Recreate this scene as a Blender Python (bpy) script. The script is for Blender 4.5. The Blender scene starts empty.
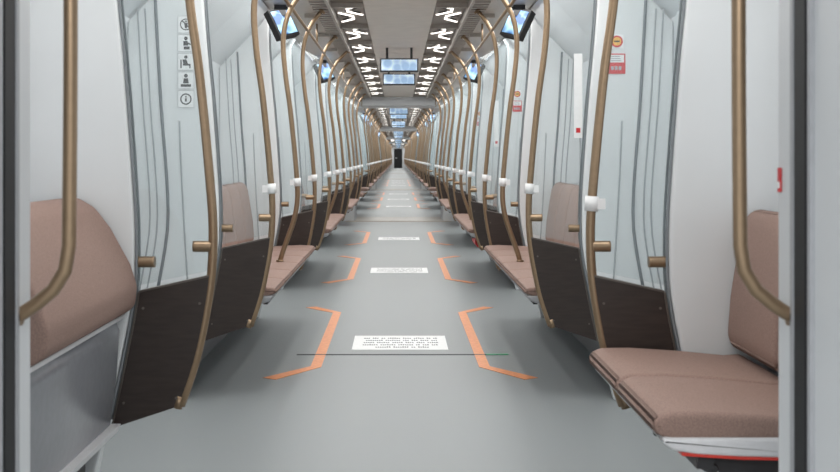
import bpy, bmesh, math, random
from mathutils import Vector, Matrix
random.seed(7)
S = bpy.context.scene
col = S.collection
S.view_settings.view_transform = 'Standard'

# ------------------------------------------------------------------ materials
def lin(c):
    c /= 255.0
    return c/12.92 if c <= .04045 else ((c+.055)/1.055)**2.4
def mat(name, rgb, rough=.5, metal=0, emit=0, var=.06, scale=40, spec=.5, coat=0, bump=0, stretch=None):
    m = bpy.data.materials.new(name); m.use_nodes = True
    nt = m.node_tree; b = nt.nodes['Principled BSDF']
    c = [lin(v) for v in rgb]
    tc = nt.nodes.new('ShaderNodeTexCoord'); n = nt.nodes.new('ShaderNodeTexNoise')
    n.inputs['Scale'].default_value = scale; n.inputs['Detail'].default_value = 3
    if stretch:
        mp = nt.nodes.new('ShaderNodeMapping'); mp.inputs['Scale'].default_value = stretch
        nt.links.new(tc.outputs['Object'], mp.inputs['Vector']); nt.links.new(mp.outputs['Vector'], n.inputs['Vector'])
    else:
        nt.links.new(tc.outputs['Object'], n.inputs['Vector'])
    r = nt.nodes.new('ShaderNodeValToRGB')
    r.color_ramp.elements[0].position = .36; r.color_ramp.elements[1].position = .64
    r.color_ramp.elements[0].color = [v*(1-var) for v in c]+[1]
    r.color_ramp.elements[1].color = [min(1, v*(1+var)) for v in c]+[1]
    nt.links.new(n.outputs['Fac'], r.inputs['Fac'])
    nt.links.new(r.outputs['Color'], b.inputs['Base Color'])
    b.inputs['Roughness'].default_value = rough; b.inputs['Metallic'].default_value = metal
    b.inputs['Specular IOR Level'].default_value = spec
    b.inputs['Coat Weight'].default_value = coat
    if bump:
        bp = nt.nodes.new('ShaderNodeBump'); bp.inputs['Strength'].default_value = bump
        bp.inputs['Distance'].default_value = .002
        nt.links.new(n.outputs['Fac'], bp.inputs['Height']); nt.links.new(bp.outputs['Normal'], b.inputs['Normal'])
    if emit:
        b.inputs['Emission Color'].default_value = c+[1]; b.inputs['Emission Strength'].default_value = emit
    return m
M = {}
M['floor'] = mat('floor_linoleum', (144,149,150), .46, var=.10, scale=300, spec=.28)
M['board'] = mat('pale_board', (220,223,224), .24, var=.02, scale=3)
M['wall'] = mat('pale_wall', (216,220,223), .4, var=.02, scale=3)
M['ceil'] = mat('ceiling_beige', (222,214,204), .5, var=.03, scale=8)
M['ceil_side'] = mat('ceiling_side_grey', (172,165,157), .4, .1, var=.05)
M['tray'] = mat('lamp_tray_bronze', (132,121,111), .35, .2, var=.08)
M['grille'] = mat('dark_grille', (52,47,44), .5)
M['bronze'] = mat('bronze_tube', (148,126,101), .30, .6, var=.04, scale=60)
M['dark'] = mat('dark_wood_laminate', (50,41,37), .34, var=.16, scale=9, stretch=(1.2,1,9))
M['rubber'] = mat('black_rubber', (28,29,31), .6)
M['seam'] = mat('grey_seam', (98,105,110), .5)
M['seal'] = mat('edge_seal_grey', (128,133,137), .4)
M['line_grey'] = mat('pale_line_grey', (160,165,168), .4)
M['white'] = mat('white_plastic', (232,233,233), .35, var=.02)
M['shell'] = mat('seat_shell', (222,222,224), .3, var=.03)
M['grey'] = mat('grey_plastic', (162,164,168), .4, var=.04)
M['gloss'] = mat('glossy_grey_cover', (138,140,145), .22, var=.03)
M['mgrey'] = mat('mid_grey_box', (124,126,128), .5, var=.04)
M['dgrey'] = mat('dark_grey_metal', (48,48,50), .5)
M['screw'] = mat('screw_head', (110,104,98), .3, .6)
M['seat'] = mat('brown_speckled_fabric', (150,125,115), .72, var=.12, scale=230, spec=.25, bump=.10)
M['orange'] = mat('orange_tape', (226,148,98), .45, var=.08)
M['sheet'] = mat('white_sheet', (230,232,232), .45, var=.02)
M['ink'] = mat('ink_grey', (92,94,98), .6)
M['inkblack'] = mat('ink_black', (22,22,26), .6)
M['red'] = mat('red_print', (206,40,46), .4)
M['yellow'] = mat('yellow_print', (232,176,70), .4)
M['redglow'] = mat('red_strip', (190,56,46), .4, emit=.15)
M['green'] = mat('green_reflection', (40,160,110), .4, emit=.1)
M['portal'] = mat('portal_grey', (212,215,217), .38, var=.02, scale=3)
M['lamp'] = mat('lamp_white', (255,250,243), .4, emit=2.2, var=.0)
M['metal'] = mat('brushed_plate', (140,136,128), .4, .3, var=.1, scale=80)
M['tan'] = mat('tan_threshold', (160,146,124), .5, var=.35, scale=60)
M['black'] = mat('black_matte', (14,14,16), .7)

def glass(name, tint, diff):
    m = bpy.data.materials.new(name); m.use_nodes = True
    nt = m.node_tree; nt.nodes.clear()
    o = nt.nodes.new('ShaderNodeOutputMaterial'); t = nt.nodes.new('ShaderNodeBsdfTransparent')
    t.inputs['Color'].default_value = tint
    d = nt.nodes.new('ShaderNodeBsdfDiffuse')
    n = nt.nodes.new('ShaderNodeTexNoise'); n.inputs['Scale'].default_value = 3
    r = nt.nodes.new('ShaderNodeValToRGB'); r.color_ramp.elements[0].color = (.74,.82,.84,1); r.color_ramp.elements[1].color = (.86,.92,.93,1)
    nt.links.new(n.outputs['Fac'], r.inputs['Fac']); nt.links.new(r.outputs['Color'], d.inputs['Color'])
    g = nt.nodes.new('ShaderNodeBsdfGlossy'); g.inputs['Roughness'].default_value = .02
    m1 = nt.nodes.new('ShaderNodeMixShader'); m1.inputs[0].default_value = diff
    nt.links.new(t.outputs[0], m1.inputs[1]); nt.links.new(d.outputs[0], m1.inputs[2])
    f = nt.nodes.new('ShaderNodeFresnel'); f.inputs['IOR'].default_value = 1.6
    m2 = nt.nodes.new('ShaderNodeMixShader')
    nt.links.new(f.outputs[0], m2.inputs[0]); nt.links.new(m1.outputs[0], m2.inputs[1]); nt.links.new(g.outputs[0], m2.inputs[2])
    nt.links.new(m2.outputs[0], o.inputs[0])
    return m
M['glass'] = glass('clear_screen_glass', (.955,.982,.988,1), .07)
M['window'] = glass('window_glass', (.8,.86,.9,1), .35)

def display_mat(name, a, b_, st):
    m = bpy.data.materials.new(name); m.use_nodes = True
    nt = m.node_tree; b = nt.nodes['Principled BSDF']
    tc = nt.nodes.new('ShaderNodeTexCoord'); n = nt.nodes.new('ShaderNodeTexVoronoi'); n.inputs['Scale'].default_value = 11
    nt.links.new(tc.outputs['Object'], n.inputs['Vector'])
    r = nt.nodes.new('ShaderNodeValToRGB')
    r.color_ramp.elements[0].color = a; r.color_ramp.elements[1].color = b_
    r.color_ramp.elements[0].position = .35; r.color_ramp.elements[1].position = .75
    nt.links.new(n.outputs['Distance'], r.inputs['Fac'])
    nt.links.new(r.outputs['Color'], b.inputs['Base Color']); nt.links.new(r.outputs['Color'], b.inputs['Emission Color'])
    b.inputs['Emission Strength'].default_value = st; b.inputs['Roughness'].default_value = .15
    return m
M['display'] = display_mat('lit_display', (.28,.42,.60,1), (.66,.78,.88,1), .5)
M['display2'] = display_mat('dim_display', (.02,.07,.20,1), (.30,.50,.68,1), .35)

# ------------------------------------------------------------------ bmesh helpers
def box(bm, x0, x1, y0, y1, z0, z1):
    if x0 > x1: x0, x1 = x1, x0
    vs = [bm.verts.new(p) for p in ((x0,y0,z0),(x1,y0,z0),(x1,y1,z0),(x0,y1,z0),(x0,y0,z1),(x1,y0,z1),(x1,y1,z1),(x0,y1,z1))]
    fs = []
    for q in ((3,2,1,0),(4,5,6,7),(0,1,5,4),(1,2,6,5),(2,3,7,6),(3,0,4,7)):
        fs.append(bm.faces.new([vs[i] for i in q]))
    return vs, fs
def prism(bm, pts, y0, y1):                 # pts in x,z
    a = [bm.verts.new((x, y0, z)) for x, z in pts]; b = [bm.verts.new((x, y1, z)) for x, z in pts]
    n = len(pts); bm.faces.new(a); bm.faces.new(b[::-1])
    for i in range(n):
        bm.faces.new((a[i], b[i], b[(i+1)%n], a[(i+1)%n]))
def ribbon_solid(bm, inner, outer, y0, y1): # two equal-length polylines in x,z -> solid sheet
    rows = []
    for (xi, zi), (xo, zo) in zip(inner, outer):
        rows.append([bm.verts.new(p) for p in ((xi,y0,zi),(xo,y0,zo),(xo,y1,zo),(xi,y1,zi))])
    for r, q in zip(rows, rows[1:]):
        for i in range(4):
            bm.faces.new((r[i], r[(i+1)%4], q[(i+1)%4], q[i]))
    bm.faces.new(rows[0]); bm.faces.new(rows[-1][::-1])
def tube(bm, pts, r, seg=12, cap=True):
    pts = [Vector(p) for p in pts]; rings = []
    up = None
    for i, p in enumerate(pts):
        d = (pts[min(i+1, len(pts)-1)] - pts[max(i-1, 0)]).normalized()
        if up is None:
            up = Vector((0,1,0)) if abs(d.y) < .9 else Vector((0,0,1))
        a = d.cross(up).normalized(); b = a.cross(d).normalized(); up = b
        rings.append([bm.verts.new(p + (a*math.cos(t)+b*math.sin(t))*r) for t in [2*math.pi*k/seg for k in range(seg)]])
    for r0, r1 in zip(rings, rings[1:]):
        for k in range(seg):
            f = bm.faces.new((r0[k], r0[(k+1)%seg], r1[(k+1)%seg], r1[k])); f.smooth = True
    if cap:
        bm.faces.new(rings[0][::-1]); bm.faces.new(rings[-1])
def bev(bm, off, seg=2, smooth=True):
    bmesh.ops.recalc_face_normals(bm, faces=bm.faces)
    bmesh.ops.bevel(bm, geom=[e for e in bm.edges if e.calc_face_angle(0) > .35], offset=off, segments=seg, affect='EDGES', profile=.6)
    if smooth:
        for f in bm.faces: f.smooth = True
def nb(): return bmesh.new()
def interp(tab, z):
    if z <= tab[0][0]: return tab[0][1]
    if z >= tab[-1][0]: return tab[-1][1]
    for i in range(len(tab)-1):
        if tab[i][0] <= z <= tab[i+1][0]:
            p0 = tab[max(i-1,0)]; p1 = tab[i]; p2 = tab[i+1]; p3 = tab[min(i+2,len(tab)-1)]
            h = p2[0]-p1[0]; t = (z-p1[0])/h
            m1 = (p2[1]-p0[1])/(p2[0]-p0[0])*h; m2 = (p3[1]-p1[1])/(p3[0]-p1[0])*h
            return (2*t**3-3*t*t+1)*p1[1]+(t**3-2*t*t+t)*m1+(-2*t**3+3*t*t)*p2[1]+(t**3-t*t)*m2
def chain(n, a, b): return [a+(b-a)*i/(n-1) for i in range(n)]

# ------------------------------------------------------------------ object helpers
def finish(bm, name, ms):
    bmesh.ops.recalc_face_normals(bm, faces=bm.faces)
    me = bpy.data.meshes.new(name); bm.to_mesh(me); bm.free()
    for m in (ms if isinstance(ms, list) else [ms]): me.materials.append(m)
    return me
class Spec:
    """a kind of thing: parts = [(name, bmesh, material, index of parent part or None, label)]"""
    def __init__(s, name, parts, base):
        s.name = name; s.parts = []
        V = []; F = []; MI = []; SM = []; mats = []
        for pn, bm, m, par, lab in parts:
            bmesh.ops.translate(bm, verts=bm.verts, vec=(-base[0], -base[1], -base[2]))
            me = finish(bm, pn, m); s.parts.append((pn, me, par, lab))
            if m not in mats: mats.append(m)
            o = len(V); V += [v.co.copy() for v in me.vertices]
            for p in me.polygons:
                F.append([o+i for i in p.vertices]); MI.append(mats.index(m)); SM.append(p.use_smooth)
        j = bpy.data.meshes.new(name); j.from_pydata(V, [], F)
        for m in mats: j.materials.append(m)
        for p, a, b in zip(j.polygons, MI, SM): p.material_index = a; p.use_smooth = b
        s.joined = j
def place(spec, loc, label, cat, group=None, far=False, skip=()):
    o = bpy.data.objects.new(spec.name, spec.joined if (far or len(spec.parts) == 1) else None)
    o.location = loc; col.objects.link(o)
    o['label'] = label; o['category'] = cat
    if group: o['group'] = group
    if o.data is None:
        o.empty_display_size = .1
        ch = []
        for pn, me, par, lab in spec.parts:
            if pn in skip:
                ch.append(None); continue
            c = bpy.data.objects.new(pn, me); col.objects.link(c)
            c.parent = o if par is None else ch[par]
            if lab: c['label'] = lab
            ch.append(c)
    return o
def struct(name, bm, m):
    o = bpy.data.objects.new(name, finish(bm, name, m)); col.objects.link(o); o['kind'] = 'structure'; return o
def child(name, bm, m, parent):
    o = bpy.data.objects.new(name, finish(bm, name, m)); col.objects.link(o); o.parent = parent; return o
def nth(n):
    w = ['first','second','third','fourth','fifth','sixth','seventh','eighth','ninth','tenth','eleventh','twelfth']
    if n <= 12: return w[n-1]
    return '%d%s' % (n, 'th' if 10 <= n % 100 <= 20 else {1:'st',2:'nd',3:'rd'}.get(n % 10, 'th'))

# ------------------------------------------------------------------ layout
NC = 6; PITCH = 19.0; Y0 = 2.1; Y1 = 20.0
SCREEN_Y = [3.6,5.3,8.0,9.7,12.4,14.1,16.8,18.5]
BENCH = [(5.36,7.94),(9.76,12.34),(14.16,16.74)]
ENDS = [(2.64,3.56),(18.54,19.46)]
YEND = Y1 + PITCH*(NC-1)
POLE = [(.35,.712),(.48,.668),(.6,.640),(.756,.615),(.88,.608),(1.0,.612),(1.42,.652),(1.66,.684),(1.85,.695),(2.0,.675),(2.12,.62),(2.205,.55)]
BPOLE = [(.527,.715),(.58,.700),(.68,.664),(.78,.630),(.88,.612),(1.0,.612),(1.42,.652),(1.66,.684),(1.85,.695),(2.0,.665),(2.12,.59),(2.205,.50)]
OUT = [(0,1.0),(.28,.94),(.5,.893),(.72,.853),(.88,.848),(1.0,.852),(1.42,.882),(1.66,.905),(1.95,.925),(2.17,.93)]
SEAM = [(.1,1.22),(.5,1.15),(.8,1.10),(1.0,1.10),(1.4,1.13),(1.95,1.16)]
CW = .255                                   # half width of the centre ceiling panel

# ------------------------------------------------------------------ setting
bm = nb(); box(bm, -1.34, 1.34, -3, YEND+.6, -.06, 0); struct('floor', bm, M['floor'])
bm = nb()
box(bm, -CW, CW, .9, YEND+.2, 2.225, 2.30); struct('ceiling', bm, M['ceil'])
bm = nb()
for s in (-1,1):
    for k in range(NC):
        a = Y0+k*PITCH; b = Y1+k*PITCH
        box(bm, s*CW, s*.50, a, b, 2.245, 2.30)
o = struct('ceiling', bm, M['tray'])
bm = nb()
for s in (-1,1):
    for k in range(NC):
        a = Y0+k*PITCH; b = Y1+k*PITCH
        box(bm, s*.485, s*.505, a, b, 2.19, 2.26)
        box(bm, s*.62, s*.93, a, b, 2.205, 2.30)
        y = a+.05
        while y < b-.05 and k < 3:
            box(bm, s*.505, s*.62, y, y+.05, 2.20, 2.22); y += .13
        y = a+.62
        while y < b-.05 and k < 3:
            box(bm, s*CW, s*.49, y, y+.03, 2.21, 2.25)
            box(bm, s*.60, s*.70, y+.3, y+.38, 2.175, 2.21); y += 1.30
struct('ceiling', bm, M['ceil_side'])
bm = nb()
for s in (-1,1): box(bm, s*.50, s*.63, Y0, YEND, 2.25, 2.28)
struct('ceiling', bm, M['grille'])
for s, nm in ((-1,'wall_left'),(1,'wall_right')):
    bm = nb()
    for k in range(NC):
        D = k*PITCH
        def wb(y0, y1, z0, z1): box(bm, s*1.29, s*1.34, y0+D, y1+D, z0, z1)
        wb(Y0, Y1, 1.80, 1.92)
        prism(bm, [(s*.92,2.19),(s*1.31,1.79),(s*1.34,1.83),(s*.95,2.24)], Y0+D, Y1+D)
        y = Y0
        for i in range(4):
            d0 = SCREEN_Y[2*i]+.13; d1 = SCREEN_Y[2*i+1]-.13
            w0 = y+.28; w1 = d0-.42
            wb(y, d0, 0, .95); wb(y, w0, .95, 1.8); wb(w1, d0, .95, 1.8); wb(w0, w1, 1.7, 1.8)
            y = d1
        wb(y, Y1, 0, 1.8)
    struct(nm, bm, M['wall'])
# windows and doors
wi = di = 0
for s in (-1,1):
    bmf = nb(); bmp = nb()
    L = 1.85
    for a in ((0,L,.95,.99),(0,L,1.66,1.70),(0,.04,.99,1.66),(L-.04,L,.99,1.66)): box(bmf, s*1.275, s*1.30, *a)
    box(bmp, s*1.305, s*1.315, .0, L, .95, 1.70)
    mf = finish(bmf, 'window', M['grey']); mp = finish(bmp, 'window_pane', M['window'])
    bl = nb(); bp = nb(); bs = nb()
    for a in (.0, .725):
        y0 = a; y1 = a+.715
        for q in ((y0,y1,.02,.75),(y0,y1,1.65,1.85),(y0,y0+.1,.75,1.65),(y1-.1,y1,.75,1.65)): box(bl, s*1.28, s*1.31, *q)
        box(bp, s*1.29, s*1.30, y0+.1, y1-.1, .75, 1.65)
    box(bs, s*1.276, s*1.305, .708, .732, .02, 1.85)
    md = finish(bl, 'door', M['wall']); mdp = finish(bp, 'door_pane', M['window']); mds = finish(bs, 'door_seal', M['rubber'])
    for k in range(NC):
        for (a, b) in BENCH:
            wi += 1
            w = bpy.data.objects.new('window_%d' % wi, mf); w.location = (0, (a+b)/2+k*PITCH-L/2-.05, 0); w['kind'] = 'structure'; col.objects.link(w)
            c = bpy.data.objects.new('window_pane', mp); c.parent = w; col.objects.link(c)
        for i in range(4):
            di += 1
            w = bpy.data.objects.new('door_%d' % di, md); w.location = (0, SCREEN_Y[2*i]+.13+k*PITCH, 0); w['kind'] = 'structure'; col.objects.link(w)
            for nm, me in (('door_pane', mdp), ('door_seal', mds)):
                c = bpy.data.objects.new(nm, me); c.parent = w; col.objects.link(c)

# gangway portals
def portal(y0, y1, n, full):
    hw = .80 if full else .70
    zt = 2.07 if full else 2.12
    bm = nb()
    for s in (-1,1):
        box(bm, s*hw, s*1.34, y0, y1, 0, zt)
    box(bm, -1.34, 1.34, y0, y1, zt, 2.32)
    bev(bm, .012, 2, False)
    o = struct('trim_%d' % n, bm, M['portal'])
    bm = nb()
    for s in (-1,1):
        for a, b in (((y1-.16, y1-.11), (y0+.11, y0+.16))):
            box(bm, s*(hw-.006), s*(hw+.02), a, b, 0.0, zt-.01)
        for a in (y0+.4, y0+.55, y0+.7):
            box(bm, s*(hw-.004), s*(hw+.02), a, a+.03, 0.0, zt-.01)
    child('rubber_seal', bm, M['rubber'] if not full else M['grey'], o)
    bm = nb()
    for s in (-1,1):
        for a in (y1-.105, y1-.19): box(bm, s*(hw-.008), s*(hw+.01), a, a+.012, 0, zt-.01)
    child('edge_bead', bm, M['grey'], o)
    bm = nb(); box(bm, -hw, hw, y0-.02, y1+.02, .001, .006)
    child('threshold_plate', bm, M['metal'] if full else M['floor'], o)
    bm = nb(); box(bm, -.95, .95, y1+.02, y1+.14, .001, .004)
    if full: box(bm, -.95, .95, y0-.18, y0-.02, .001, .004)
    child('threshold_strip', bm, M['tan'] if full else M['floor'], o)
for k in range(NC):
    portal(1.0+k*PITCH, 2.1+k*PITCH, k+1, k > 0)
# end wall
bm = nb(); box(bm, -1.34, -.42, YEND, YEND+.1, 0, 2.3); box(bm, .42, 1.34, YEND, YEND+.1, 0, 2.3); box(bm, -.42, .42, YEND, YEND+.1, 2.0, 2.3)
struct('wall_back', bm, M['portal'])
bm = nb(); box(bm, -.42, .42, YEND+.03, YEND+.08, 0, 2.0); d = struct('door_%d' % (di+1), bm, M['black'])
bm = nb(); box(bm, -.3, -.1, YEND+.01, YEND+.035, 1.0, 1.1); child('door_handle', bm, M['grey'], d)

# reflected line on the floor, drawn as a dark strip with green end
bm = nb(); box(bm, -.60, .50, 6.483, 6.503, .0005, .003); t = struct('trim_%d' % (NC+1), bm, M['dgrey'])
bm = nb(); box(bm, .50, .63, 6.478, 6.508, .0026, .0036); child('green_reflection', bm, M['green'], t)

# ------------------------------------------------------------------ kinds of things
def make_pole(s, bench_):
    T = BPOLE if bench_ else POLE
    z0 = T[0][0]
    bm = nb(); zs = chain(40, z0, 2.205)
    tube(bm, [(s*interp(T, z), 0, z) for z in zs], .0150, 14)
    b2 = nb(); x = interp(T, 1.0)
    tube(b2, [(s*interp(T, z), 0, z) for z in (.976,1.024)], .0225, 14)
    box(b2, s*(x+.015), s*(x+.043), -.013, .013, .982, 1.016)
    b3 = nb(); tube(b3, [(s*interp(T,2.19),0,2.19),(s*(interp(T,2.2)-.004),0,2.203)], .028, 12)
    b4 = nb(); x0 = interp(T, z0)
    if bench_: tube(b4, [(s*x0,0,z0+.012),(s*x0,0,z0)], .022, 12)
    else: tube(b4, [(s*x0,0,z0+.03),(s*(x0+.012),0,z0-.008)], .0165, 12)
    return Spec('grab_pole', [('tube', bm, M['bronze'], None, None), ('ceiling_flange', b3, M['bronze'], None, None), ('foot_socket', b4, M['bronze'], None, None),
                              ('clamp', b2, M['white'], None, 'white plastic clamp')], (s*x0,0,z0))
pole = {(s, b): make_pole(s, b) for s in (-1,1) for b in (False, True)}
def make_screen(s):
    zi = chain(16, .35, .765); zo = chain(16, .28, .715)
    lo = nb(); ribbon_solid(lo, [(s*(interp(POLE,z)+.004), z) for z in zi], [(s*(interp(OUT,z)-.012), z) for z in zo], -.014, .014)
    tr = nb(); xi = interp(POLE,.765)+.004; xo = interp(OUT,.715)-.010
    ribbon_solid(tr, [(s*xi,.765),(s*xi,.771)], [(s*xo,.715),(s*xo,.721)], -.016, .016)
    ei = [(s*(interp(OUT,z)-.012), z) for z in zo]; eo = [(s*(interp(OUT,z)-.006), z) for z in zo]
    ribbon_solid(tr, ei, eo, -.016, .016)
    zi = chain(30, .785, 2.0); zo = chain(30, .735, 2.14)
    g = nb(); ribbon_solid(g, [(s*(interp(POLE,z)+.006), z) for z in zi], [(s*(interp(OUT,z)+.004), z) for z in zo], -.004, .004)
    zz = chain(30, 0, 2.16)
    b = nb(); ribbon_solid(b, [(s*(interp(OUT,z)+.008), z) for z in zz], [(s*(1.289 if z < 1.79 else 1.289-(z-1.79)*.97), z) for z in zz], -.03, .03)
    bev(b, .012, 3, False)
    sm = nb()
    for yy in (-.032, .032):
        tube(sm, [(s*interp(SEAM,z), yy, z) for z in chain(20,.3,1.9)], .0075, 6)
    se = nb()
    for yy in (-.02, .02):
        tube(se, [(s*(interp(OUT,z)+.002), yy, z) for z in chain(24,.3,2.1)], .0045, 6)
    rg = nb()  # panel edges and glass reflections, drawn as pale raised lines
    for off in (.05,.085):
        for yy in (-.031, .031):
            tube(rg, [(s*(interp(SEAM,z)+off), yy, z) for z in chain(20,.3,1.85)], .0042, 6)
    for yy in (-.031, .031):
        tube(rg, [(s*(1.00+.05*math.sin((z-.5)*1.3)), yy, z) for z in chain(20,.55,1.32)], .0042, 6)
    ps = [('side_board', b, M['board'], None, 'pale grey board'), ('glass_pane', g, M['glass'], None, None), ('lower_panel', lo, M['dark'], None, 'dark brown lower panel'),
          ('seam', sm, M['seam'], 0, None), ('edge_seal', se, M['seal'], 1, None), ('edge_reflect_lines', rg, M['line_grey'], 0, None), ('edge_trim', tr, M['screw'], 2, 'thin metal edge')]
    for x0, x1, z in ((.612,.672,.862),(.795,.868,.812)):
        k = nb(); tube(k, [(s*(x0+.0),0,z),(s*(x0+.006),0,z),(s*(x1-.006),0,z),(s*x1,0,z)], .018, 14)
        ps.append(('pane_clamp', k, M['bronze'], None, 'bronze pane clamp'))
    sc = nb()
    for t in (.12,.88):
        z = .33+t*.4
        for u in (.10,.88):
            x = interp(POLE,z)*(1-u)+interp(OUT,z)*u
            tube(sc, [(s*x,-.016,z-.02*u),(s*x,.016,z-.02*u)], .0045, 8)
    ps.append(('screws', sc, M['screw'], 2, None))
    return Spec('glass_partition', ps, (s*1.05,0,0))
screen = {s: make_screen(s) for s in (-1,1)}

SEATP = [(.600,.494),(.595,.508),(.612,.522),(.70,.527),(.88,.519),(1.02,.507),(1.08,.512),(1.08,.478),(.64,.480)]
SEATN = [(.606,.476),(.594,.490),(.594,.508),(.606,.524),(.635,.533),(.72,.534),(.88,.524),(1.02,.510),(1.08,.515),(1.08,.465),(.64,.466)]
BACKP = [(1.05,.53),(1.03,.57),(1.04,.70),(1.075,.92),(1.10,.965),(1.14,.975),(1.185,.95),(1.19,.53)]
SHELLP = [(.612,.484),(.618,.462),(.65,.448),(.74,.430),(.90,.415),(1.05,.40),(1.285,.40),(1.285,.484)]
def make_bench(s, n, L, near=False):
    ps = []
    w = L/n; gp = .005 if near else .004
    sp = SHELLP if not near else [(.612,.474),(.616,.458),(.64,.442),(.70,.432),(.80,.427),(.95,.424),(1.285,.42),(1.285,.474)]
    sh = nb(); prism(sh, [(s*x,z) for x,z in sp], .0, L); bev(sh, .012, 4)
    ps.append(('shell', sh, M['shell'] if near else M['grey'], None, None))
    bk = nb(); prism(bk, [(s*1.15,.44),(s*1.17,.95),(s*1.287,.97),(s*1.287,.44)], .01, L-.01)
    ps.append(('back_shell', bk, M['grey'], None, None))
    for i in range(n):
        a = i*w+gp; b = (i+1)*w-gp
        c = nb(); prism(c, [(s*x,z) for x,z in (SEATN if near else SEATP)], a, b); bev(c, .020 if near else .015, 4); ps.append(('seat_cushion', c, M['seat'], None, None))
    for i in range(n):
        a = i*w+gp; b = (i+1)*w-gp
        c = nb(); prism(c, [(s*x,z) for x,z in BACKP], a, b); bev(c, .032, 4); ps.append(('backrest', c, M['seat'], None, None))
    st = nb()
    if near: prism(st, [(s*x,z) for x,z in [(.66,.438),(.80,.429),(.95,.425),(1.12,.423),(1.12,.416),(.95,.419),(.80,.422),(.66,.431)]], .002, L-.02)
    else: box(st, s*.640, s*.66, .02, L-.02, .44, .455)
    ps.append(('trim_strip', st, M['redglow'] if near else M['dgrey'], None, 'thin red strip' if near else None))
    br = nb(); box(br, s*1.12, s*1.289, .05, L-.05, -.012 if near else 0.0, .41); ps.append(('heater_box', br, M['mgrey'], None, None))
    dz = .022 if near else 0
    for y in ((.06, L-.2) if near else (L*.2, L*.8)):
        b = nb(); prism(b, [(s*.72,.412+dz*.8),(s*1.13,.392+dz),(s*1.13,.12),(s*1.05,.20),(s*.90,.32),(s*.76,.38)], y-.02, y+.02); ps.append(('bracket', b, M['dgrey'], None, None))
    if near:
        rl = nb(); box(rl, s*.70, s*.74, .02, L-.05, .395, .425); ps.append(('support_rail', rl, M['dgrey'], None, None))
        for i, (x, zz) in enumerate(((.74,.372),(.82,.352),(.90,.33))):
            c = nb(); tube(c, [(s*(x+.03*math.sin(t*9+i)), .02+t*(L-.1), zz+.022*math.cos(t*14+i*2)) for t in chain(30,0,1)], .010, 8); ps.append(('cable', c, M['rubber'], None, 'black cable'))
    return Spec('bench_seat', ps, (s*.95,0,0))
LB = BENCH[0][1]-BENCH[0][0]; LE = ENDS[0][1]-ENDS[0][0]
bench = {s: make_bench(s, 6, LB) for s in (-1,1)}
short = {s: make_bench(s, 2, LE, True) for s in (-1,1)}
# flipped-up seat on the near left
def make_fold(s, L):
    ps = []
    P = [(.872,.655),(.846,.68),(.840,.74),(.862,.81),(.925,.925),(.975,.99),(1.03,1.022),(1.12,1.015),(1.14,.95),(1.12,.65),(.96,.635)]
    c = nb(); prism(c, [(s*x,z) for x,z in P], 0, L); bev(c, .020, 4)
    ps.append(('folded_cushion', c, M['seat'], None, None))
    b = nb(); prism(b, [(s*x,z) for x,z in [(.91,.64),(.895,.60),(.905,.45),(.925,.30),(.96,.22),(1.28,.22),(1.28,.64)]], .005, L-.005); bev(b, .012, 2)
    ps.append(('base_cover', b, M['gloss'], None, None))
    r = nb(); prism(r, [(s*x,z) for x,z in [(.880,.652),(.880,.640),(1.2,.62),(1.2,.652)]], 0, L); ps.append(('rim', r, M['shell'], None, None))
    r = nb(); prism(r, [(s*x,z) for x,z in [(.895,.30),(.905,.275),(.99,.26),(.99,.30)]], 0, L); ps.append(('lower_rim', r, M['shell'], None, None))
    h = nb(); box(h, s*1.0, s*1.289, .03, L-.03, 0, .222); ps.append(('plinth', h, M['dgrey'], None, None))
    h = nb(); prism(h, [(s*x,z) for x,z in [(1.13,.60),(1.14,1.0),(1.287,1.0),(1.287,.60)]], 0, L); ps.append(('back_shell', h, M['grey'], None, None))
    return Spec('folding_seat', ps, (s*1.05,0,0))
fold = make_fold(-1, LE)

def make_rail(s):
    bm = nb()
    pts = [(.705,.862),(.69,.868),(.665,.885),(.635,.91),(.614,.945),(.607,.99)]+[(.607-.003*math.sin(t*math.pi),.99+.86*t) for t in chain(14,0,1)][1:]+[(.615,1.9),(.645,1.935),(.705,1.95)]
    tube(bm, [(s*x,0,z) for x,z in pts], .0130, 14)
    ps = [('tube', bm, M['bronze'], None, None)]
    for z in (.862,1.95):
        f = nb(); tube(f, [(s*.692,0,z),(s*.703,0,z)], .017, 14); ps.append(('flange', f, M['bronze'], None, None))
    return Spec('portal_grab_rail', ps, (s*.70,0,.86))
rail = {s: make_rail(s) for s in (-1,1)}

def make_lamp(s):
    ps = []
    def bar(bm, a, b, w=.008):
        a = Vector((a[0]*s, a[1])); b = Vector((b[0]*s, b[1])); d = (b-a).normalized(); n = Vector((-d.y, d.x))*w
        a = a-d*w*.5; b = b+d*w*.5
        q = [a+n, b+n, b-n, a-n]
        lo = [bm.verts.new((p.x,p.y,2.228)) for p in q]; hi = [bm.verts.new((p.x,p.y,2.245)) for p in q]
        bm.faces.new(lo); bm.faces.new(hi[::-1])
        for i in range(4): bm.faces.new((lo[i], lo[(i+1)%4], hi[(i+1)%4], hi[i]))
    for P in ([(.285,.0),(.385,.18),(.385,.34),(.285,.52)], [(.455,.42),(.36,.60),(.36,.78),(.455,.96)]):
        b = nb()
        for p, q in zip(P, P[1:]): bar(b, p, q)
        ps.append(('diffuser', b, M['lamp'], None, None))
    for P in ([(.295,.10),(.345,.20),(.345,.32),(.295,.42)], [(.445,.54),(.40,.64),(.40,.74),(.445,.84)]):
        b = nb()
        for p, q in zip(P, P[1:]): bar(b, p, q, .004)
        ps.append(('metal_rib', b, M['dgrey'], None, None))
    h = nb(); box(h, s*.265, s*.475, -.04, .97, 2.236, 2.248); ps.append(('housing', h, M['tray'], None, None))
    return Spec('ceiling_lamp', ps, (s*.37,.45,2.24))
lamp = {s: make_lamp(s) for s in (-1,1)}

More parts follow.
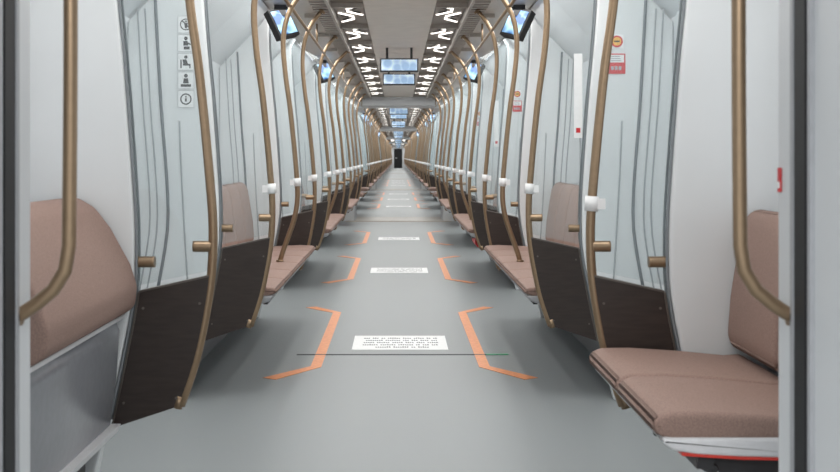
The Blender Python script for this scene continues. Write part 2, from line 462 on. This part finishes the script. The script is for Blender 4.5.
def make_monitor():
    h = nb(); box(h, -.19, .19, -.03, .03, 1.985, 2.12); bev(h, .006, 2, False)
    d = nb(); box(d, -.175, .175, -.033, -.029, 2.0, 2.107)
    ps = [('housing', h, M['dgrey'], None, None), ('display', d, M['display'], 0, 'lit blue display')]
    for x in (-.12,.12):
        g = nb(); box(g, x-.012, x+.012, -.012, .012, 2.11, 2.23); ps.append(('hanger', g, M['dgrey'], None, None))
    return Spec('ceiling_monitor', ps, (0,0,2.12))
monitor = make_monitor()
def make_side_monitor(s):
    def rot(bm):
        bmesh.ops.rotate(bm, verts=bm.verts, cent=(s*.80,0,2.08), matrix=Matrix.Rotation(s*math.radians(20), 3, 'Y') @ Matrix.Rotation(s*math.radians(-44), 3, 'Z') @ Matrix.Rotation(math.radians(-8),3,'X'))
    h = nb(); box(h, s*.70, s*.88, -.03, .03, 1.96, 2.18); bev(h, .006, 2, False); rot(h)
    d = nb(); box(d, s*.715, s*.865, -.034, -.028, 1.98, 2.16); rot(d)
    g = nb(); box(g, s*.76, s*.84, -.01, .03, 2.13, 2.215)
    return Spec('side_monitor', [('housing', h, M['black'], None, None), ('display', d, M['display2'], 0, 'dim blue display'), ('hanger', g, M['dgrey'], None, None)], (s*.8,0,2.2))
smon = {s: make_side_monitor(s) for s in (-1,1)}

def make_bracket(s):
    P = [(.68,-1.385),(.462,-1.055),(.462,1.075),(.68,1.375)]
    bm = nb(); w = .030
    V = [Vector((x*s, y)) for x, y in P]; L = []; R = []
    for i, p in enumerate(V):
        d0 = (V[i]-V[i-1]).normalized() if i else (V[1]-V[0]).normalized()
        d1 = (V[i+1]-V[i]).normalized() if i < 3 else d0
        t = (d0+d1).normalized(); n = Vector((-t.y, t.x))
        ww = w*(1.45 if i in (0,3) else 1.0)
        k = ww/max(.4, n.dot(Vector((-d0.y,d0.x))))
        L.append(p+n*k); R.append(p-n*k)
    for i in range(3):
        q = [L[i],L[i+1],R[i+1],R[i]]
        lo = [bm.verts.new((p.x,p.y,.0004)) for p in q]; hi = [bm.verts.new((p.x,p.y,.0024)) for p in q]
        bm.faces.new(hi); bm.faces.new(lo[::-1])
        for j in range(4): bm.faces.new((lo[j], lo[(j+1)%4], hi[(j+1)%4], hi[j]))
    return Spec('floor_marking', [('tape', bm, M['orange'], None, None)], (s*.46,0,0))
brk = {s: make_bracket(s) for s in (-1,1)}
def make_notice():
    a = nb(); box(a, -.288, .288, -.26, .26, .0006, .003)
    t = nb()
    for r in range(5):
        y = .16-r*.082; x = -.235+(.06 if r == 4 else 0) + random.uniform(0,.03)
        end = .235-(.06 if r == 4 else 0)
        while x < end:
            n = random.randint(2,8)
            for i in range(n):
                if x > end: break
                hgt = .036 if random.random() < .3 else .027
                box(t, x, x+.0085, y-.018, y-.018+hgt, .003, .0036)
                if random.random() < .6: box(t, x, x+.011, y-.018, y-.012, .003, .0036)
                x += .0135
            x += .014
    return Spec('floor_notice', [('sheet', a, M['sheet'], None, None), ('lettering', t, M['ink'], None, 'rows of small grey lettering')], (0,0,0))
notice = make_notice()

# wall stickers: local origin at centre, facing -Y
def icon_sticker(kind):
    a = nb(); box(a, -.037, .037, -.001, .001, -.040, .040)
    g = nb()
    def ring(r, w, cz, seg=20):
        i0 = [g.verts.new((math.cos(2*math.pi*k/seg)*r, -.0018, cz+math.sin(2*math.pi*k/seg)*r)) for k in range(seg)]
        i1 = [g.verts.new((math.cos(2*math.pi*k/seg)*(r-w), -.0018, cz+math.sin(2*math.pi*k/seg)*(r-w))) for k in range(seg)]
        for k in range(seg): g.faces.new((i0[k], i0[(k+1)%seg], i1[(k+1)%seg], i1[k]))
    def bx(x0, x1, z0, z1): box(g, x0, x1, -.002, -.0015, z0, z1)
    def poly(pts): g.faces.new([g.verts.new((x, -.0019, z)) for x, z in pts])
    if kind == 0: ring(.028,.005,0); ring(.005,.004,.014,10); poly([(-.008,.007),(.008,.007),(.005,-.018),(-.005,-.018)]); poly([(-.022,.018),(-.018,.022),(.022,-.018),(.018,-.022)])
    elif kind == 1: ring(.009,.008,.022,12); poly([(-.012,.010),(.008,.010),(.012,-.012),(-.012,-.012)]); poly([(.006,.006),(.024,-.004),(.022,-.010),(.004,-.002)]); bx(-.010,.018,-.030,-.016)
    elif kind == 2: ring(.008,.007,.022,12); poly([(-.016,.010),(.002,.012),(.010,-.010),(-.012,-.010)]); bx(-.014,.022,-.018,-.010); bx(.016,.022,-.030,-.010); bx(-.026,-.020,-.030,.010)
    elif kind == 3: ring(.009,.008,.022,12); poly([(-.010,.010),(.010,.010),(.014,-.014),(-.014,-.014)]); bx(-.024,.024,-.030,-.018)
    else: ring(.027,.006,0); bx(-.004,.004,-.012,.004); bx(-.004,.004,.008,.014)
    e = nb()
    for q in ((-.038,.038,.039,.041),(-.038,.038,-.041,-.039),(-.039,-.037,-.04,.04),(.037,.039,-.04,.04)): box(e, q[0], q[1], -.0016, .0, q[2], q[3])
    return Spec('icon_sticker', [('backing', a, M['white'], None, None), ('pictogram', g, M['inkblack'], None, 'dark pictogram'), ('border', e, M['line_grey'], None, None)], (0,0,0))
icons = [icon_sticker(i) for i in range(5)]
def red_sticker():
    a = nb(); box(a, -.040, .040, -.001, .001, -.048, .048)
    w = nb(); box(w, -.034, .034, -.0016, -.001, .006, .042)
    t = nb()
    for z in (.032,.022,.012): box(t, -.028, .024-abs(z)*.3, -.0022, -.0016, z, z+.004)
    for x in (-.028,-.010,.008): box(t, x, x+.013, -.0022, -.0010, -.030, -.012)
    return Spec('red_notice_sticker', [('backing', a, M['red'], None, None), ('white_field', w, M['white'], None, 'white upper field'), ('lettering', t, M['line_grey'], None, 'small print')], (0,0,0))
redst = red_sticker()
def round_sticker():
    a = nb(); box(a, -.033, .033, -.001, .001, -.033, .033)
    g = nb(); tube(g, [(0,-.0014,0),(0,-.003,0)], .028, 20)
    g2 = nb(); tube(g2, [(0,-.0028,0),(0,-.0036,0)], .020, 20)
    r = nb(); box(r, -.013, .013, -.0042, -.0036, -.004, .004)
    return Spec('round_symbol_sticker', [('backing', a, M['white'], None, None), ('ring', g, M['red'], None, 'red ring'), ('disc', g2, M['yellow'], 1, 'yellow disc'), ('bar', r, M['inkblack'], 1, None)], (0,0,0))
rndst = round_sticker()
def tall_sticker():
    a = nb(); box(a, -.020, .020, -.0006, .0006, -.20, .20)
    t = nb(); box(t, -.010, .010, -.001, -.0007, -.175, -.152)
    return Spec('tall_pane_sticker', [('backing', a, M['white'], None, None), ('red_mark', t, M['red'], None, 'small red patch')], (0,0,0))
tallst = tall_sticker()
def overhead(s):
    L = Y1-Y0-.2
    bm = nb(); tube(bm, [(s*.655,0,2.05),(s*.655,L,2.05)], .010, 10)
    ps = [('tube', bm, M['bronze'], None, None)]
    for y in [q-Y0-.1 for q in (4.45,8.85,13.25,17.65)]+[.1, L-.1]:
        h = nb(); tube(h, [(s*.655,y,2.05),(s*.655,y,2.207)], .008, 8)
        ps.append(('hanger', h, M['bronze'], None, None))
    return Spec('overhead_handrail', ps, (s*.655,0,2.05))
ovh = {s: overhead(s) for s in (-1,1)}
# red cylinder strapped under the second long bench on the right
a = nb(); tube(a, [(0,0,0),(0,.02,0),(0,.40,0),(0,.42,0)], .052, 20)
b = nb(); tube(b, [(0,-.07,0),(0,0,0)], .018, 12); box(b, -.03, .03, -.075, -.055, -.008, .008)
c = nb()
for y in (.08,.34): box(c, -.012, .012, y-.012, y+.012, .048, .075)
extg = Spec('fire_extinguisher', [('cylinder', a, M['red'], None, None), ('valve', b, M['dgrey'], None, 'dark valve'), ('mounting_bracket', c, M['dgrey'], None, None)], (0,0,0))

# ------------------------------------------------------------------ placing
side = {-1:'left', 1:'right'}
cnt = {}
def num(key):
    cnt[key] = cnt.get(key, 0)+1; return cnt[key]
for s in (-1,1):
    sd = side[s]; x_sc = s*1.05
    for k in range(NC):
        D = k*PITCH; far = k >= 2
        py = []
        for y in SCREEN_Y: py.append((y, False))
        for a, b in BENCH: py.append(((a+b)/2, True))
        for y, ben in sorted(py):
            n = num(('pole', s)); T = BPOLE if ben else POLE
            place(pole[(s, ben)], (s*T[0][1], y+D, T[0][0]), 'bent bronze pole %s, %s pole along the %s side' % ('standing on a bench front' if ben else 'edging a glass partition', nth(n), sd), 'grab pole',
                  'bronze grab poles along the %s side' % sd, far, skip=('clamp',) if (s == -1 and n == 1) else ())
        for i, y in enumerate(SCREEN_Y):
            n = num(('scr', s))
            place(screen[s], (x_sc, y+D, 0), 'glass partition with dark brown lower panel, %s along the %s side' % (nth(n), sd), 'partition',
                  'glass partitions along the %s side' % sd, far, skip=('seam','edge_reflect_lines') if n == 1 else ())
        for a, b in BENCH:
            n = num(('bench', s))
            place(bench[s], (s*.95, a+D, 0), 'long brown padded bench, %s long bench along the %s side' % (nth(n), sd), 'bench',
                  'brown benches along the %s side' % sd, far)
        for a, b in ENDS:
            n = num(('end', s))
            if s == -1 and n == 1:
                place(fold, (-1.05, a, 0), 'brown tip-up seat folded upright over grey base, beside near left doorway frame', 'seat')
            elif s == 1 and n == 1:
                place(short[s], (s*.95, a, .012), 'brown two-place seat with white shell, nearest seat on the right', 'seat', 'two-place end seats on the right side')
            else:
                place(short[s], (s*.95, a+D, .012), 'brown two-place seat beside a gangway, %s short seat on the %s' % (nth(n), sd), 'seat',
                      'two-place end seats on the %s side' % sd, far)
        if k == 0:
            place(rail[s], (s*.70, 2.02, .86), 'thick blurred bronze grab rail bent onto the near %s doorway frame' % sd, 'grab rail')
        n = num(('ov', s))
        place(ovh[s], (s*.655, Y0+.1+D, 2.05), 'long bronze overhead handrail, %s length along the %s side' % (nth(n), sd), 'handrail', 'overhead handrails', far)
        y = 2.78
        while y < 19.0:
            n = num(('lamp', s))
            place(lamp[s], (s*.37, y+.45+D, 2.24), 'white glowing angular ceiling lamp, %s in the %s row' % (nth(n), sd), 'ceiling lamp', 'ceiling lamps in the %s row' % sd, far)
            y += 1.30
        if k < 3:
            for y in (7.75, 12.15):
                n = num(('smon', s))
                place(smon[s], (s*.83, y+D, 2.2), 'small angled blue monitor high on the %s side, %s from camera' % (sd, nth(n)), 'monitor', 'angled monitors on the %s side' % sd, far)
        if k < 2:
            for y in (5.3, 9.7, 14.1, 18.5):
                if s == -1:
                    if k == 0 and y < 6:
                        for j in range(5):
                            place(icons[j], (-1.012, y+D-.0325, 1.775-.088*j), 'white sticker with dark pictogram, %s from top of the sticker column at upper left' % nth(j+1), 'sticker',
                                  'column of pictogram stickers')
                else:
                    bn = num('redboard')
                    place(redst, (1.02, y+D-.0325, 1.59), 'red and white notice sticker, %s notice along the right side' % nth(bn), 'sticker', 'red notice stickers', k > 0)
                    place(rndst, (1.02, y+D-.0325, 1.695), 'white sticker with red ringed yellow disc above the %s red notice' % nth(bn), 'sticker', 'ringed disc stickers', k > 0)
                    if k == 0 and y < 10:
                        place(tallst, (.842, y-.006, 1.44), 'tall narrow pale sticker on the %s glass pane with stickers, right side' % nth(bn), 'sticker', 'tall pane stickers')
place(extg, (.76, 10.45, .352), 'small red cylinder under the second long bench on the right', 'fire extinguisher')
for k in range(NC):
    D = k*PITCH
    for y in (3.0, 5.6, 11.0, 13.0):
        n = num('mon')
        place(monitor, (0, y+D, 2.12), 'lit monitor hanging from centre of ceiling, %s from camera' % nth(n), 'monitor', 'monitors hanging along the ceiling centre', k >= 2)
    if k < 3:
        for y in (6.91, 11.31, 15.71):
            n = num('fl')
            place(notice, (.0, y+D, 0), 'white rectangular floor notice with grey lettering, %s from camera' % nth(n), 'floor sticker', 'white floor notices', k >= 2)
            for s in (-1,1):
                place(brk[s], (s*.46, y+D+.265, 0), 'orange bracket-shaped floor tape %s of the %s white notice' % (side[s], nth(n)), 'floor marking', 'orange floor brackets, %s row' % side[s])
# red plate on right jamb
a = nb(); box(a, .6965, .699, 2.070, 2.086, 1.085, 1.13)
t = nb(); box(t, .6955, .6967, 2.073, 2.083, 1.092, 1.104)
place(Spec('jamb_sticker', [('backing', a, M['red'], None, None), ('print', t, M['white'], None, None)], (.699,2.075,1.10)), (.699,2.075,1.10),
      'small red sticker on the near right doorway frame edge', 'sticker')

# ------------------------------------------------------------------ light
w = bpy.data.worlds.new('world'); S.world = w; w.use_nodes = True
w.node_tree.nodes['Background'].inputs['Color'].default_value = (.90,.93,.96,1)
w.node_tree.nodes['Background'].inputs['Strength'].default_value = 1.25
def area(loc, sx, sy, p, rot=(0,0,0), c=(1,.985,.965)):
    l = bpy.data.lights.new('lamp', 'AREA'); l.shape = 'RECTANGLE'; l.size = sx; l.size_y = sy; l.energy = p; l.color = c
    o = bpy.data.objects.new('lamp_and_fill_light', l); o.location = loc; o.rotation_euler = rot; col.objects.link(o); return o
for k in range(NC):
    for s in (-1,1):
        area((s*.37, 11.05+k*PITCH, 2.205), .10, 17.0, 46)
        area((s*.80, 11.05+k*PITCH, 2.17), .24, 17.0, 88)  # added side fill for partitions and floor edges, not a lamp row
area((0, -1.2, 2.3), 1.6, 2.0, 110)

# ------------------------------------------------------------------ camera
cd = bpy.data.cameras.new('camera'); cam = bpy.data.objects.new('camera', cd); col.objects.link(cam)
cam.location = (-.012, 0, 1.15); cam.rotation_euler = (math.pi/2, 0, 0)
cd.sensor_width = 36; cd.lens = 1117/840*36
cd.shift_x = 22/840; cd.shift_y = -79/840
cd.clip_end = 300
cd.dof.use_dof = True; cd.dof.focus_distance = 6.2; cd.dof.aperture_fstop = 7
S.camera = cam
